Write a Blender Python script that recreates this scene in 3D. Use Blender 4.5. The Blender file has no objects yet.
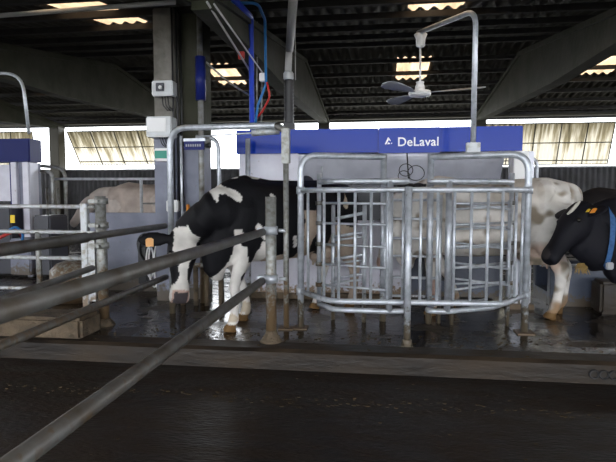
import bpy, bmesh, math, random
from mathutils import Vector, Matrix, noise
random.seed(4)
C = bpy.context.scene.collection
V = Vector
# ---------------------------------------------------------------- camera
FPX = 533.0
CAM = V((0, 0, 1.3)); YAW = math.radians(7.7); PITCH = math.radians(3.86)
cd = bpy.data.cameras.new('camera'); cam = bpy.data.objects.new('camera', cd); C.objects.link(cam)
cam.location = CAM; cam.rotation_euler = (math.pi/2 - PITCH, 0, YAW)
cd.sensor_fit = 'HORIZONTAL'; cd.sensor_width = 36; cd.lens = 36*FPX/616; cd.clip_end = 500
bpy.context.scene.camera = cam

def ray(px, py):
    x = (px-308)/FPX; y = -(py-231)/FPX
    f = math.cos(PITCH)+y*math.sin(PITCH); u = -math.sin(PITCH)+y*math.cos(PITCH)
    return V((x*math.cos(YAW)-f*math.sin(YAW), x*math.sin(YAW)+f*math.cos(YAW), u))
def at(px, py, X=None, Y=None, Z=None):
    """a measured point of the place: the pixel's line of sight met with a known plane"""
    r = ray(px, py)
    t = X/r.x if X is not None else Y/r.y if Y is not None else (Z-1.3)/r.z
    return CAM + r*t

# ---------------------------------------------------------------- materials
def mat(name, col, rough=.5, metal=0.0, col2=None, scale=8, lo=.4, hi=.65, bump=0.0, bscale=30, dirt=None, dirt_h=.35, rough2=None, stretch=None, spec=None, coat=0):
    m = bpy.data.materials.new(name); m.use_nodes = True
    n = m.node_tree.nodes; l = m.node_tree.links; b = n['Principled BSDF']
    b.inputs['Base Color'].default_value = (*col, 1); b.inputs['Roughness'].default_value = rough; b.inputs['Metallic'].default_value = metal
    if spec is not None: b.inputs['Specular IOR Level'].default_value = spec
    if coat: b.inputs['Coat Weight'].default_value = coat; b.inputs['Coat Roughness'].default_value = .08
    geo = n.new('ShaderNodeNewGeometry'); mp = n.new('ShaderNodeMapping'); l.new(geo.outputs['Position'], mp.inputs[0])
    if stretch: mp.inputs['Scale'].default_value = stretch
    cur = None
    if col2 is not None:
        t = n.new('ShaderNodeTexNoise'); t.inputs['Scale'].default_value = scale; t.inputs['Detail'].default_value = 6; l.new(mp.outputs[0], t.inputs[0])
        r = n.new('ShaderNodeMapRange'); r.inputs[1].default_value = lo; r.inputs[2].default_value = hi; l.new(t.outputs[0], r.inputs[0])
        x = n.new('ShaderNodeMix'); x.data_type = 'RGBA'; x.inputs[6].default_value = (*col, 1); x.inputs[7].default_value = (*col2, 1)
        l.new(r.outputs[0], x.inputs[0]); cur = x.outputs[2]; l.new(cur, b.inputs['Base Color'])
        if rough2 is not None:
            q = n.new('ShaderNodeMapRange'); q.inputs[3].default_value = rough; q.inputs[4].default_value = rough2
            l.new(r.outputs[0], q.inputs[0]); l.new(q.outputs[0], b.inputs['Roughness'])
    if dirt is not None:      # splashed muck, thick near the floor
        s = n.new('ShaderNodeSeparateXYZ'); l.new(geo.outputs['Position'], s.inputs[0])
        t2 = n.new('ShaderNodeTexNoise'); t2.inputs['Scale'].default_value = 22; t2.inputs['Detail'].default_value = 5; l.new(geo.outputs['Position'], t2.inputs[0])
        h = n.new('ShaderNodeMapRange'); h.inputs[1].default_value = dirt_h*1.6; h.inputs[2].default_value = 0; h.inputs[3].default_value = -.12; h.inputs[4].default_value = .45
        l.new(s.outputs[2], h.inputs[0])
        a = n.new('ShaderNodeMath'); a.operation = 'ADD'; l.new(t2.outputs[0], a.inputs[0]); l.new(h.outputs[0], a.inputs[1])
        r2 = n.new('ShaderNodeMapRange'); r2.inputs[1].default_value = .55; r2.inputs[2].default_value = .72; l.new(a.outputs[0], r2.inputs[0])
        x2 = n.new('ShaderNodeMix'); x2.data_type = 'RGBA'; x2.inputs[7].default_value = (*dirt, 1)
        if cur: l.new(cur, x2.inputs[6])
        else: x2.inputs[6].default_value = (*col, 1)
        l.new(r2.outputs[0], x2.inputs[0]); l.new(x2.outputs[2], b.inputs['Base Color'])
        mm = n.new('ShaderNodeMath'); mm.operation = 'MULTIPLY_ADD'; mm.inputs[1].default_value = -metal; mm.inputs[2].default_value = metal
        l.new(r2.outputs[0], mm.inputs[0]); l.new(mm.outputs[0], b.inputs['Metallic'])
    if bump:
        t = n.new('ShaderNodeTexNoise'); t.inputs['Scale'].default_value = bscale; t.inputs['Detail'].default_value = 5; l.new(mp.outputs[0], t.inputs[0])
        bp = n.new('ShaderNodeBump'); bp.inputs['Strength'].default_value = bump; bp.inputs['Distance'].default_value = .02
        l.new(t.outputs[0], bp.inputs['Height']); l.new(bp.outputs[0], b.inputs['Normal'])
    return m
BROWN = (.10, .065, .035)
M = dict(
 steel=mat('galvanised_steel', (.56, .59, .64), .40, .45, (.40, .43, .47), 14, dirt=(.11, .088, .06), dirt_h=.25),
 cleansteel=mat('bright_galvanised', (.56, .59, .64), .36, .5, (.42, .45, .49), 14),
 oldsteel=mat('weathered_steel', (.30, .31, .31), .5, .6, (.16, .145, .12), 9, dirt=(.12, .08, .045), dirt_h=.6),
 spangle=mat('blotchy_galvanised', (.34, .35, .34), .5, .5, (.20, .19, .165), 28, .4, .7, dirt=(.13, .085, .045), dirt_h=.5),
 railsteel=mat('dull_rail_steel', (.15, .15, .145), .45, .4, (.08, .066, .05), 7, .35, .7, dirt=(.09, .06, .035), dirt_h=.45),
 whitegalv=mat('pale_galvanised', (.50, .52, .54), .5, .3, (.30, .28, .24), 20, .5, .68, dirt=(.2, .15, .1), dirt_h=.3),
 stainless=mat('brushed_stainless', (.60, .61, .68), .32, .15, (.46, .47, .54), 3, stretch=(1, 1, .1)),
 panel=mat('white_panel', (.66, .66, .74), .42, 0, (.55, .54, .62), 3, dirt=(.22, .15, .09), dirt_h=.16),
 slate=mat('slate_panel', (.065, .08, .12), .4, 0, (.045, .055, .085), 4, dirt=(.07, .05, .03), dirt_h=.12),
 blue=mat('blue_fascia', (.008, .040, .36), .14, 0, None, spec=.12),
 blueold=mat('dark_blue_fascia', (.010, .016, .11), .3, 0, None, spec=.1),
 bluepipe=mat('blue_pipe', (.012, .05, .48), .35),
 bluehose=mat('blue_hose', (.02, .16, .42), .4),
 strap=mat('blue_webbing', (.035, .11, .27), .8, 0, (.02, .07, .18), 40),
 red=mat('red_hose', (.42, .02, .015), .4),
 orange=mat('orange_tag', (.85, .30, .03), .5), yellow=mat('yellow_tag', (.85, .62, .03), .5), tan=mat('amber_tag', (.75, .38, .13), .5),
 black=mat('black_rubber', (.012, .012, .014), .45), grey=mat('grey_plastic', (.30, .31, .33), .5), box=mat('light_grey_box', (.50, .52, .53), .35, .1, (.4, .41, .42), 6),
 white=mat('white_plastic', (.75, .75, .75), .35), text=mat('white_lettering', (.85, .87, .92), .4), green=mat('green_label', (.03, .30, .22), .5),
 conc=mat('grey_concrete', (.20, .19, .17), .85, 0, (.11, .105, .09), 5, bump=.4),
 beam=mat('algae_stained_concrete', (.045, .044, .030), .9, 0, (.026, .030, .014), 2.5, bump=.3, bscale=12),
 bluewall=mat('painted_grey_blue_concrete', (.235, .25, .32), .6, 0, (.17, .18, .235), 3, dirt=(.12, .10, .08), dirt_h=.2),
 kerb=mat('worn_kerb_concrete', (.036, .024, .014), .6, 0, (.013, .010, .008), 3.5, .38, .66, bump=.3, bscale=14, rough2=.35, stretch=(.5, 1, 1.6), spec=.35),
 plinth=mat('rough_tan_concrete', (.13, .095, .06), .9, 0, (.06, .045, .03), 9, bump=.8, bscale=35),
 wetfloor=mat('wet_platform', (.016, .013, .012), .10, 0, (.028, .020, .013), 2.2, .42, .62, bump=.5, bscale=7, rough2=.34, spec=.6),
 alley=mat('wet_alley', (.0065, .004, .003), .34, 0, (.020, .0105, .0045), 3, .4, .62, bump=.5, bscale=16, rough2=.5, stretch=(1, 3, 1), spec=.3),
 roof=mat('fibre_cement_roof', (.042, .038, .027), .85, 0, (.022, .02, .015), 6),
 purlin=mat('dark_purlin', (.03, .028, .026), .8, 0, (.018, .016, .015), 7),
 corr=mat('dark_corrugated_sheet', (.062, .062, .068), .7, 0, (.04, .04, .042), 3),
 darkframe=mat('window_frame_metal', (.07, .065, .05), .6, .3), brightframe=mat('pale_window_sill', (.6, .6, .62), .5),
 hoof=mat('hoof', (.12, .07, .03), .6), dung=mat('dry_dung', (.075, .048, .014), .8, 0, (.035, .022, .01), 20), straw=mat('dry_straw', (.34, .22, .07), .8), ground=mat('outside_ground', (.30, .29, .25), .9),
 machine=mat('dark_machine_casing', (.03, .032, .045), .35), pvc=mat('grey_pvc', (.45, .45, .44), .5),
 eye=mat('cow_eye', (.006, .005, .004), .08), horn=mat('pale_horn', (.5, .48, .42), .5))

def corr_node(m, axis, period):          # sheet corrugation as bump on flat wall sheets
    n = m.node_tree.nodes; l = m.node_tree.links; b = n['Principled BSDF']
def translucent(name, c1, c2, c3, scale_v):
    m = bpy.data.materials.new(name); m.use_nodes = True; n = m.node_tree.nodes; l = m.node_tree.links
    n.remove(n['Principled BSDF']); out = n['Material Output']
    geo = n.new('ShaderNodeNewGeometry'); mp = n.new('ShaderNodeMapping'); mp.inputs['Scale'].default_value = scale_v; l.new(geo.outputs['Position'], mp.inputs[0])
    t = n.new('ShaderNodeTexNoise'); t.inputs['Scale'].default_value = 1; t.inputs['Detail'].default_value = 6; l.new(mp.outputs[0], t.inputs[0])
    s = n.new('ShaderNodeSeparateXYZ'); l.new(geo.outputs['Position'], s.inputs[0])
    h = n.new('ShaderNodeMapRange'); h.inputs[1].default_value = 2.5; h.inputs[2].default_value = 3.4; h.inputs[3].default_value = -.1; h.inputs[4].default_value = .16; l.new(s.outputs[2], h.inputs[0])
    a = n.new('ShaderNodeMath'); a.operation = 'ADD'; l.new(t.outputs[0], a.inputs[0]); l.new(h.outputs[0], a.inputs[1])
    r = n.new('ShaderNodeValToRGB'); e = r.color_ramp.elements; e[0].position = .42; e[0].color = (*c1, 1); e[1].position = .78; e[1].color = (*c3, 1)
    k = e.new(.6); k.color = (*c2, 1); l.new(a.outputs[0], r.inputs[0])
    tr = n.new('ShaderNodeBsdfTranslucent'); df = n.new('ShaderNodeBsdfDiffuse'); mx = n.new('ShaderNodeMixShader'); mx.inputs[0].default_value = .25
    l.new(r.outputs[0], tr.inputs[0]); l.new(r.outputs[0], df.inputs[0]); l.new(tr.outputs[0], mx.inputs[1]); l.new(df.outputs[0], mx.inputs[2]); l.new(mx.outputs[0], out.inputs[0])
    return m
M['fibreglass'] = translucent('stained_fibreglass', (.31, .285, .225), (.13, .11, .068), (.04, .034, .02), (9, 1, .9))
M['skylight'] = translucent('amber_roof_light', (.42, .31, .21), (.36, .25, .15), (.26, .17, .10), (4, 1, 4))

# ---------------------------------------------------------------- mesh building
class MB:
    def __init__(s): s.v = []; s.f = []; s.sm = []
    def add(s, vs, fs, smooth=False):
        o = len(s.v); s.v += [V(v) for v in vs]
        for f in fs: s.f.append([i+o for i in f]); s.sm.append(smooth)
        return s
    def box(s, a, b, bev=0.0):
        a = V(a); b = V(b); lo = V([min(a[i], b[i]) for i in range(3)]); hi = V([max(a[i], b[i]) for i in range(3)])
        bm = bmesh.new(); bmesh.ops.create_cube(bm, size=1)
        for v in bm.verts: v.co = V([(lo[i]+hi[i])/2 + v.co[i]*(hi[i]-lo[i]) for i in range(3)])
        if bev: bmesh.ops.bevel(bm, geom=bm.edges[:], offset=min(bev, .45*min(hi-lo)), segments=2, affect='EDGES')
        bm.verts.index_update(); s.add([v.co.copy() for v in bm.verts], [[v.index for v in f.verts] for f in bm.faces]); bm.free(); return s
    def prism(s, poly, ext):               # polygon (world points) pushed along ext
        n = len(poly); e = V(ext); p = [V(q) for q in poly]
        return s.add(p+[q+e for q in p], [list(range(n))[::-1], [n+i for i in range(n)]]+[[i, (i+1) % n, n+(i+1) % n, n+i] for i in range(n)])
    def tube(s, pts, r, fillet=0.0, seg=12, closed=False):
        pts = [V(p) for p in pts]
        if fillet: pts = fil(pts, fillet)
        rs = r if isinstance(r, (list, tuple)) else [r]*len(pts)
        if len(rs) != len(pts): rs = [rs[0]+(rs[-1]-rs[0])*i/(len(pts)-1) for i in range(len(pts))]
        n = len(pts); vs = []; fs = []; up = None
        for i, p in enumerate(pts):
            if closed: d = (pts[(i+1) % n]-pts[i-1]).normalized()
            else: d = (pts[min(i+1, n-1)]-pts[max(i-1, 0)]).normalized()
            if up is None: up = V((0, 0, 1)) if abs(d.z) < .9 else V((1, 0, 0))
            up = (up-d*up.dot(d)).normalized(); sd = d.cross(up)
            for k in range(seg):
                a = 2*math.pi*k/seg; vs.append(p+(up*math.cos(a)+sd*math.sin(a))*rs[i])
        for i in range(n if closed else n-1):
            j = (i+1) % n
            for k in range(seg): fs.append([i*seg+k, i*seg+(k+1) % seg, j*seg+(k+1) % seg, j*seg+k])
        s.add(vs, fs, True)
        if not closed:
            o = len(s.v)-n*seg
            s.f.append([o+k for k in range(seg)][::-1]); s.sm.append(False)
            s.f.append([o+(n-1)*seg+k for k in range(seg)]); s.sm.append(False)
        return s
    def lathe(s, c, prof, seg=20, axis=V((0, 0, 1))):
        axis = V(axis).normalized(); a = V((1, 0, 0)) if abs(axis.x) < .9 else V((0, 1, 0)); a = (a-axis*a.dot(axis)).normalized(); b = axis.cross(a)
        vs = []; fs = []
        for r, h in prof:
            for k in range(seg):
                t = 2*math.pi*k/seg; vs.append(V(c)+axis*h+(a*math.cos(t)+b*math.sin(t))*r)
        for i in range(len(prof)-1):
            for k in range(seg): fs.append([i*seg+k, i*seg+(k+1) % seg, (i+1)*seg+(k+1) % seg, (i+1)*seg+k])
        fs.append(list(range(seg))[::-1]); fs.append([(len(prof)-1)*seg+k for k in range(seg)])
        return s.add(vs, fs, True)
    def loft(s, rings, seg=20):            # rings: (centre, side vec, up vec, half w, half h, [exponent])
        vs = []; fs = []; n = len(rings)
        for R in rings:
            c, sd, up, w, h = R[:5]; e = R[5] if len(R) > 5 else 1.0
            for k in range(seg):
                a = 2*math.pi*k/seg; ca, sa = math.cos(a), math.sin(a)
                vs.append(V(c)+V(sd)*w*math.copysign(abs(ca)**e, ca)+V(up)*h*math.copysign(abs(sa)**e, sa))
        for i in range(n-1):
            for k in range(seg): fs.append([i*seg+k, i*seg+(k+1) % seg, (i+1)*seg+(k+1) % seg, (i+1)*seg+k])
        fs.append(list(range(seg))[::-1]); fs.append([(n-1)*seg+k for k in range(seg)])
        return s.add(vs, fs, True)
    def mesh(s, name, off=V((0, 0, 0)), inv=None):
        me = bpy.data.meshes.new(name)
        me.from_pydata([(inv @ (v) if inv else v-off) for v in s.v], [], s.f)
        me.polygons.foreach_set('use_smooth', s.sm); me.update()
        bm = bmesh.new(); bm.from_mesh(me); bmesh.ops.recalc_face_normals(bm, faces=bm.faces[:]); bm.to_mesh(me); bm.free()
        return me
    def build(s, name, m, parent=None):
        off = V(parent['_o']) if parent is not None and '_o' in parent else V((0, 0, 0))
        me = s.mesh(name, off); me.materials.append(M[m] if isinstance(m, str) else m)
        o = bpy.data.objects.new(name, me); C.objects.link(o)
        if parent is not None: o.parent = parent; o['_o'] = tuple(off)
        return o
def fil(pts, r):
    out = [pts[0]]
    for i in range(1, len(pts)-1):
        a, b, c = pts[i-1], pts[i], pts[i+1]; u = (a-b); w = (c-b); ang = u.angle(w)
        if ang > 3.05: out.append(b); continue
        d = min(r/math.tan(ang/2), u.length*.49, w.length*.49)
        p0 = b+u.normalized()*d; p2 = b+w.normalized()*d
        for k in range(9):
            t = k/8; out.append(p0*(1-t)**2+b*2*t*(1-t)+p2*t*t)
    out.append(pts[-1]); return out
def tag(o, label, cat, group=None):
    o['label'] = label; o['category'] = cat
    if group: o['group'] = group
    return o
def thing(name, loc, label, cat, group=None):
    o = bpy.data.objects.new(name, None); C.objects.link(o); o.location = V(loc); o['_o'] = tuple(V(loc)); o.empty_display_size = .1
    return tag(o, label, cat, group)
def structure(o): o['kind'] = 'structure'; return o
def one(name, mb, m, label, cat, group=None): return tag(mb.build(name, m), label, cat, group)

# ---------------------------------------------------------------- the setting
KY = 4.36; BY = 16.0; AZ = -.18
XL, XR = -15.0, 12.5
structure(MB().box((XL, KY+.2, -.5), (XR, BY+.15, 0)).build('floor', 'wetfloor'))
structure(MB().box((XL, -9, -.5), (XR, KY, AZ)).build('floor_alley', 'alley'))
k = MB()
k.prism([(XL, KY, AZ-.3), (XL, KY, -.03), (XL, KY+.03, -.005), (XL, KY+.2, .004), (XL, KY+.2, -.48)], (XR-XL, 0, 0))
structure(k.build('trim_1', 'kerb'))
structure(MB().box((-60, -40, -.7), (60, 80, -.52)).build('floor_outside', 'ground'))

WT, WB = 3.46, 2.12
def wavesheet(x0, x1, z0, z1, y, per=.15, amp=.022):
    n = int((x1-x0)/per*6); m = MB(); vs = []
    for i in range(n+1):
        x = x0+(x1-x0)*i/n; yy = y+amp*math.sin(2*math.pi*x/per); vs += [(x, yy, z0), (x, yy, z1)]
    m.add(vs, [[2*i, 2*i+2, 2*i+3, 2*i+1] for i in range(n)], True); return m
w = wavesheet(XL, XR, -.1, WB-.02, BY)
w.box((XL, BY+.03, -.1), (XR, BY+.12, WB-.04)); structure(w.build('wall_back', 'corr'))
structure(MB().box((XL, BY-.08, WB-.04), (XR, BY+.14, WB)).build('trim_2', 'brightframe'))
w = MB().box((XL, BY-.05, WT), (XR, BY+.12, 3.75)); structure(w.build('wall_back_header', 'corr'))
structure(MB().box((XL-.15, -9, -.4), (XL, BY+.15, 2.4)).build('wall_left', 'corr'))
structure(MB().box((XR, -9, -.4), (XR+.15, BY+.15, 2.4)).build('wall_right', 'corr'))

# roof
RY0, RYR, RYB = -14.0, 11.0, 16.5
def rz(y): return 3.12+(3-y)*.12 if y < 3 else 3.1+(y-3)*.14375+.02 if y <= 11 else 4.27-(y-11)*.122
SKX = [(-12.9, -12.1), (-8.95, -8.2), (-3.95, -3.25), (.33, 1.03), (4.25, 5.1), (8.5, 9.2)]
SKY = [(-5.5, -4.0), (.2, 1.6), (5.5, 7.3), (11.65, 12.95)]
ys = sorted(set([RY0, 3, RYR, RYB] + [a for p in SKY for a in p]))
per, amp = .177, .028
n = int((XR-XL+.6)/per*6)
def roofv(i, y): x = XL-.3+per/6*i; return (x, y, rz(y)+amp*math.sin(2*math.pi*i/6))
vs = []; fs = []; sv = {}
for i in range(n+1):
    for y in ys: vs.append(roofv(i, y))
L = len(ys); holes = {}
for i in range(n):
    xm = XL-.3+per/6*(i+.5)
    for j in range(L-1):
        ym = (ys[j]+ys[j+1])/2
        h = [(a, b) for a, p in enumerate(SKX) for b, q in enumerate(SKY) if p[0] < xm < p[1] and q[0] < ym < q[1]]
        if h: holes.setdefault(h[0], []).append((i, j))
        else: fs.append([i*L+j, (i+1)*L+j, (i+1)*L+j+1, i*L+j+1])
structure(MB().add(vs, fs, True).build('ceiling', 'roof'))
pos_words = {(1, 3): 'amber translucent roof sheet far left above the rear slope', (2, 3): 'amber translucent roof sheet behind the blue sleeve beside the big column',
 (3, 3): 'amber translucent roof sheet on the rear slope behind the ceiling fan', (4, 3): 'amber translucent roof sheet on the rear slope at the far right, past the right beam',
 (2, 2): 'amber translucent roof sheet at the top left of the near slope', (3, 2): 'amber translucent roof sheet at the top of the picture above the fan arm'}
for (a, b), cells in holes.items():
    pv = []; pf = []; idx = {}
    for i, j in cells:
        q = []
        for ii, jj in ((i, j), (i+1, j), (i+1, j+1), (i, j+1)):
            if (ii, jj) not in idx: idx[ii, jj] = len(pv); pv.append(V(roofv(ii, ys[jj])))
            q.append(idx[ii, jj])
        pf.append(q)
    o = MB().add(pv, pf, True).build('ceiling_skylight', 'skylight')
    structure(o)
    if (a, b) in pos_words: o['label'] = pos_words[a, b]
pl = MB(); y = -8.5-.93*5
PY = []
while y < 10.9:
    PY.append(y); y += .93
PY += [11.6+.77*i for i in range(7)]
for y in PY:
    z = rz(y)-amp
    pl.box((XL, y-.035, z-.085), (XR, y+.035, z-.004))
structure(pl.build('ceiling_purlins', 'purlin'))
# eave gutter / light slit battens under the roof at the back
structure(MB().box((XL, BY-.25, 3.50), (XR, BY-.12, 3.56)).build('trim_3', 'darkframe'))

# concrete roof beams with a ridge (run front to back)
def beam(x, label):
    yb = [(4.9, 3.02), (9.0, 3.06), (15.95, 3.40)]; yt = [(15.95, 3.50), (10.9, 4.08), (7.0, 3.50), (4.9, 3.20)]
    p = [(x-.11, a, b) for a, b in yb+yt]
    m = MB().prism(p, (.22, 0, 0))
    # thin raised flange lines along top and bottom
    m.prism([(x-.15, a, b-.03) for a, b in yt]+[(x-.15, a, b-.10) for a, b in yt[::-1]], (.30, 0, 0))
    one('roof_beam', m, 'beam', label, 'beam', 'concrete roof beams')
beam(2.76, 'algae-stained concrete roof beam at the upper right of the picture, right of the fan')
beam(-1.65, 'algae-stained concrete roof beam behind the hanging ducts above the blue fascia')
beam(-5.71, 'dark concrete roof beam sloping at upper left, ending by the column')
beam(-10.1, 'far concrete roof beam at the left edge above the leftmost window')
for x, lb in ((-10.12, 'narrow dark post between the two left rear windows'), (2.76, 'rear wall post hidden behind the blue fascia, under the right beam'), (-5.71, 'rear wall post behind the big foreground column'), (-1.65, 'rear wall post behind the robot under the middle beam')):
    one('wall_post', MB().box((x-.16, BY-.42, 0), (x+.16, BY-.05, 3.44), .01), 'darkframe', lb, 'post', 'rear wall posts')

# windows: open bays with stained fibreglass flaps hung from the top and pushed outward
def flap(x0, x1, yb, zb, label, n=5, closed=False):
    t = thing('ventilation_flap', ((x0+x1)/2, BY, 3.3), label, 'window flap', 'stained translucent ventilation flaps')
    top = V((x0, BY+.05, 3.34)); d = V((0, yb-BY, zb-3.34)); W = x1-x0
    per = .10; N = int(W/per*5); vs = []; nrm = V((0, 1, 0)) if closed else V((0, -d.z, d.y)).normalized()
    for i in range(N+1):
        o = nrm*(.014*math.sin(2*math.pi*i/5)); vs += [top+V((W*i/N, 0, 0))+o, top+V((W*i/N, 0, 0))+d+o]
    MB().add(vs, [[2*i, 2*i+2, 2*i+3, 2*i+1] for i in range(N)], True).build('sheet', 'fibreglass', t)
    for fct in (0, .47, .9, 1.0):
        a = top+d*fct-nrm*.03; MB().tube([a, a+V((W, 0, 0))], .016, seg=6).build('frame_bar', 'darkframe', t)
    for i in range(n+1):
        a = top+V((W*i/n, 0, 0))-nrm*.03; MB().tube([a, a+d], .018, seg=6).build('frame_rib', 'darkframe', t)
flap(-9.95, -6.0, 16.75, 2.32, 'stained translucent flap pushed outward in the window left of the big column')
flap(2.95, 6.48, 16.45, 2.20, 'stained translucent flap in the window at the right, above the white cow')
flap(-15, -11.15, 16.12, 2.14, 'stained translucent flap hanging at the far left edge behind the second robot', 5, True)

# big concrete column, painted grey-blue below
t = thing('concrete_column', (-2.6, 6.5, 0), 'tall square concrete column, painted grey-blue below, behind the electrical boxes', 'column')
MB().box((-2.71, 6.2, 2.05), (-2.45, 6.75, 3.52), .012).build('upper_shaft', 'conc', t)
MB().box((-2.72, 6.19, 0), (-2.44, 6.76, 2.05), .012).build('painted_shaft', 'bluewall', t)
MB().box((-2.45, 6.36, 1.9), (-2.17, 6.74, 3.52), .01).build('side_pier', 'beam', t)
MB().box((-2.45, 6.35, 0), (-2.18, 6.74, 1.9), .01).build('painted_side_pier', 'bluewall', t)
structure(MB().box((-3.95, 6.8, 0), (-2.72, 6.95, 1.06), .01).build('wall_low', 'bluewall'))

# ---------------------------------------------------------------- front guard of the milking box
GX, GY = .3, 4.9
def guard():
    t = thing('bowed_guard_rail', (GX, GY, 0), 'bowed galvanised guard of vertical bars standing in front of the milking box', 'barrier')
    P = [V((-.76, 5.09, 0)), V((-.43, 4.64, 0)), V((1.06, 4.72, 0)), V((1.36, 5.19, 0))]
    zt, zb = 1.345, .365
    for z, nm, r in ((zt, 'top_rail', .024), (zb, 'bottom_rail', .026)):
        MB().tube([p+V((0, 0, z)) for p in P], r, .16).build(nm, 'steel', t)
    def on(px):
        r = ray(px, 240)
        best = None
        for a, b in zip(P, P[1:]):
            d = b-a; den = r.x*d.y-r.y*d.x
            s = -(a.x*r.y-a.y*r.x)/(-den) if den else 9
            # solve a + s d parallel to r
            s = (a.x*r.y-a.y*r.x)/(d.y*r.x-d.x*r.y) if (d.y*r.x-d.x*r.y) else 9
            if -.001 <= s <= 1.001: return a+d*s
        return None
    for px in (308, 324, 338.7, 355, 371, 387.5, 403, 420.5, 437.5, 454, 471, 487.5, 502, 515.5, 522):
        p = on(px)
        if p is None: continue
        MB().tube([p+V((0, 0, zb)), p+V((0, 0, zt))], .0135, seg=10).build('vertical_bar', 'steel', t)
    m = MB().tube([(.24, 4.60, .0), (.24, 4.60, 1.37)], .03); m.box((.19, 4.55, 0), (.29, 4.65, .01)); m.lathe((.24, 4.6, 0), [(.042, 0), (.042, .05), (.031, .06)]); m.build('centre_post', 'steel', t)
    for p, nm in ((P[0], 'left'), (P[3], 'right')):
        for z in (zt, zb):
            MB().tube([p+V((0, 0, z-.035)), p+V((0, 0, z+.035))], .043, seg=14).build('clamp', 'steel', t)
guard()
# the two hoops
q5 = at(384, 157, Y=5.5)
t = thing('tubular_hoop', (-.4, 5.5, 0), 'galvanised tubular hoop with rounded top at the left end of the guard', 'barrier')
MB().tube([(-.76, 5.09, 0), (-.76, 5.09, 1.68), (q5.x, 5.5, q5.z), ], .031, .17).build('bent_tube', 'steel', t)
MB().tube([(q5.x, 5.5, 0), (q5.x, 5.5, q5.z+.03)], .031).build('rear_leg', 'steel', t)
m = MB().box((-.83, 5.01, 0), (-.69, 5.17, .012)); m.build('foot_plate', 'spangle', t)
q5 = at(431, 157, Y=5.45)
t = thing('tubular_hoop', (.9, 5.5, 0), 'galvanised tubular hoop with rounded top at the right end of the guard', 'barrier')
MB().tube([(1.36, 5.19, 0), (1.36, 5.19, 1.68), (q5.x, 5.45, q5.z)], .034, .17).build('bent_tube', 'steel', t)
MB().tube([(q5.x, 5.45, 0), (q5.x, 5.45, q5.z+.03)], .032).build('rear_leg', 'steel', t)
m = MB().box((1.28, 5.1, 0), (1.44, 5.28, .012)); m.build('foot_plate', 'spangle', t)

# inner swing gates
def gate(plan, zs, label):
    """plan: floor-plan points of the rounded push loop, hinge side first; crossbars run between the first and third"""
    plan = [V((p.x, p.y, 0)) for p in plan]; a, b = plan[0], plan[2]
    t = thing('swing_gate', a, label, 'gate')
    for z, nm in ((1.43, 'top_loop'), (.2, 'bottom_loop')):
        MB().tube([p+V((0, 0, z)) for p in plan], .027, .13).build(nm, 'cleansteel', t)
    MB().tube([a+V((0, 0, .2)), a+V((0, 0, 1.52))], .024).build('hinge_stile', 'cleansteel', t)
    MB().tube([b+V((0, 0, .2)), b+V((0, 0, 1.43))], .030).build('end_stile', 'cleansteel', t)
    for z in zs:
        MB().tube([a+V((0, 0, z)), b+V((0, 0, z))], .0125, seg=8).build('crossbar', 'cleansteel', t)
        MB().tube([a+V((0, 0, z-.02)), a+V((0, 0, z+.02))], .036, seg=10).build('hinge_collar', 'oldsteel', t)
ZL = (1.22, 1.02, .81, .61, .40)
gate([at(319, 304, Z=.2), at(334, 309.5, Z=.2), at(389, 311.5, Z=.2), at(407, 311, Z=.2), at(401, 303, Z=.2), at(352, 301, Z=.2)], ZL, 'left swing gate of five crossbars between guard and spotted cow')
gate([at(509, 302, Z=.2), at(492, 307.5, Z=.2), at(447, 311.5, Z=.2), at(426, 311, Z=.2), at(434, 303, Z=.2), at(485, 301, Z=.2)], ZL, 'right swing gate of five crossbars before the white cow')

# inner stall bars behind the gates
t = thing('stall_barrier', (.4, 5.6, 0), 'plain tubular barrier of thin level bars between the two swing gates', 'barrier')
for z in (1.25, 1.06, .86, .68, .46, .27): MB().tube([(.05, 5.48, z), (.60, 5.48, z)], .014, seg=8).build('crossbar', 'steel', t)
for x in (.05, .60): MB().tube([(x, 5.48, 0), (x, 5.48, 1.30)], .02, seg=10).build('upright', 'steel', t)
t = thing('stall_barrier', (-.1, 6.4, 0), 'short slanting inner barrier seen through the left swing gate, beside the spotted rump', 'barrier')
a = at(333, 300, Y=5.50); b = at(364, 300, Y=5.42)
for z in (1.12, .93, .70, .50): MB().tube([(a.x, a.y, z-.07), (b.x, b.y, z)], .017, seg=8).build('crossbar', 'steel', t)
for z in (.92, .68, .48): MB().tube([(a.x, a.y, z-.09), (b.x, b.y, z-.04)], .012, seg=8).build('crossbar', 'steel', t)
for q in (a, b): MB().tube([(q.x, q.y, 0), (q.x, q.y, 1.2)], .022, seg=10).build('upright', 'steel', t)
t = thing('stall_barrier', (1.2, 5.5, 0), 'barrier of paired sagging bars seen through the right swing gate', 'barrier')
a = at(452, 300, Y=5.42); b = at(508, 300, Y=5.44)
for i, z in enumerate((1.19, .99, .80, .60, .44)):
    MB().tube([(a.x, a.y, z+.03), (b.x, b.y, z-.03)], .011, seg=8).build('crossbar', 'steel', t)
    MB().tube([(a.x, a.y+.02, z-.03), (b.x, b.y+.02, z)], .011, seg=8).build('crossbar', 'steel', t)
for q in (a, b): MB().tube([(q.x, q.y+.01, 0), (q.x, q.y+.01, 1.25)], .019, seg=10).build('upright', 'steel', t)

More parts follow.
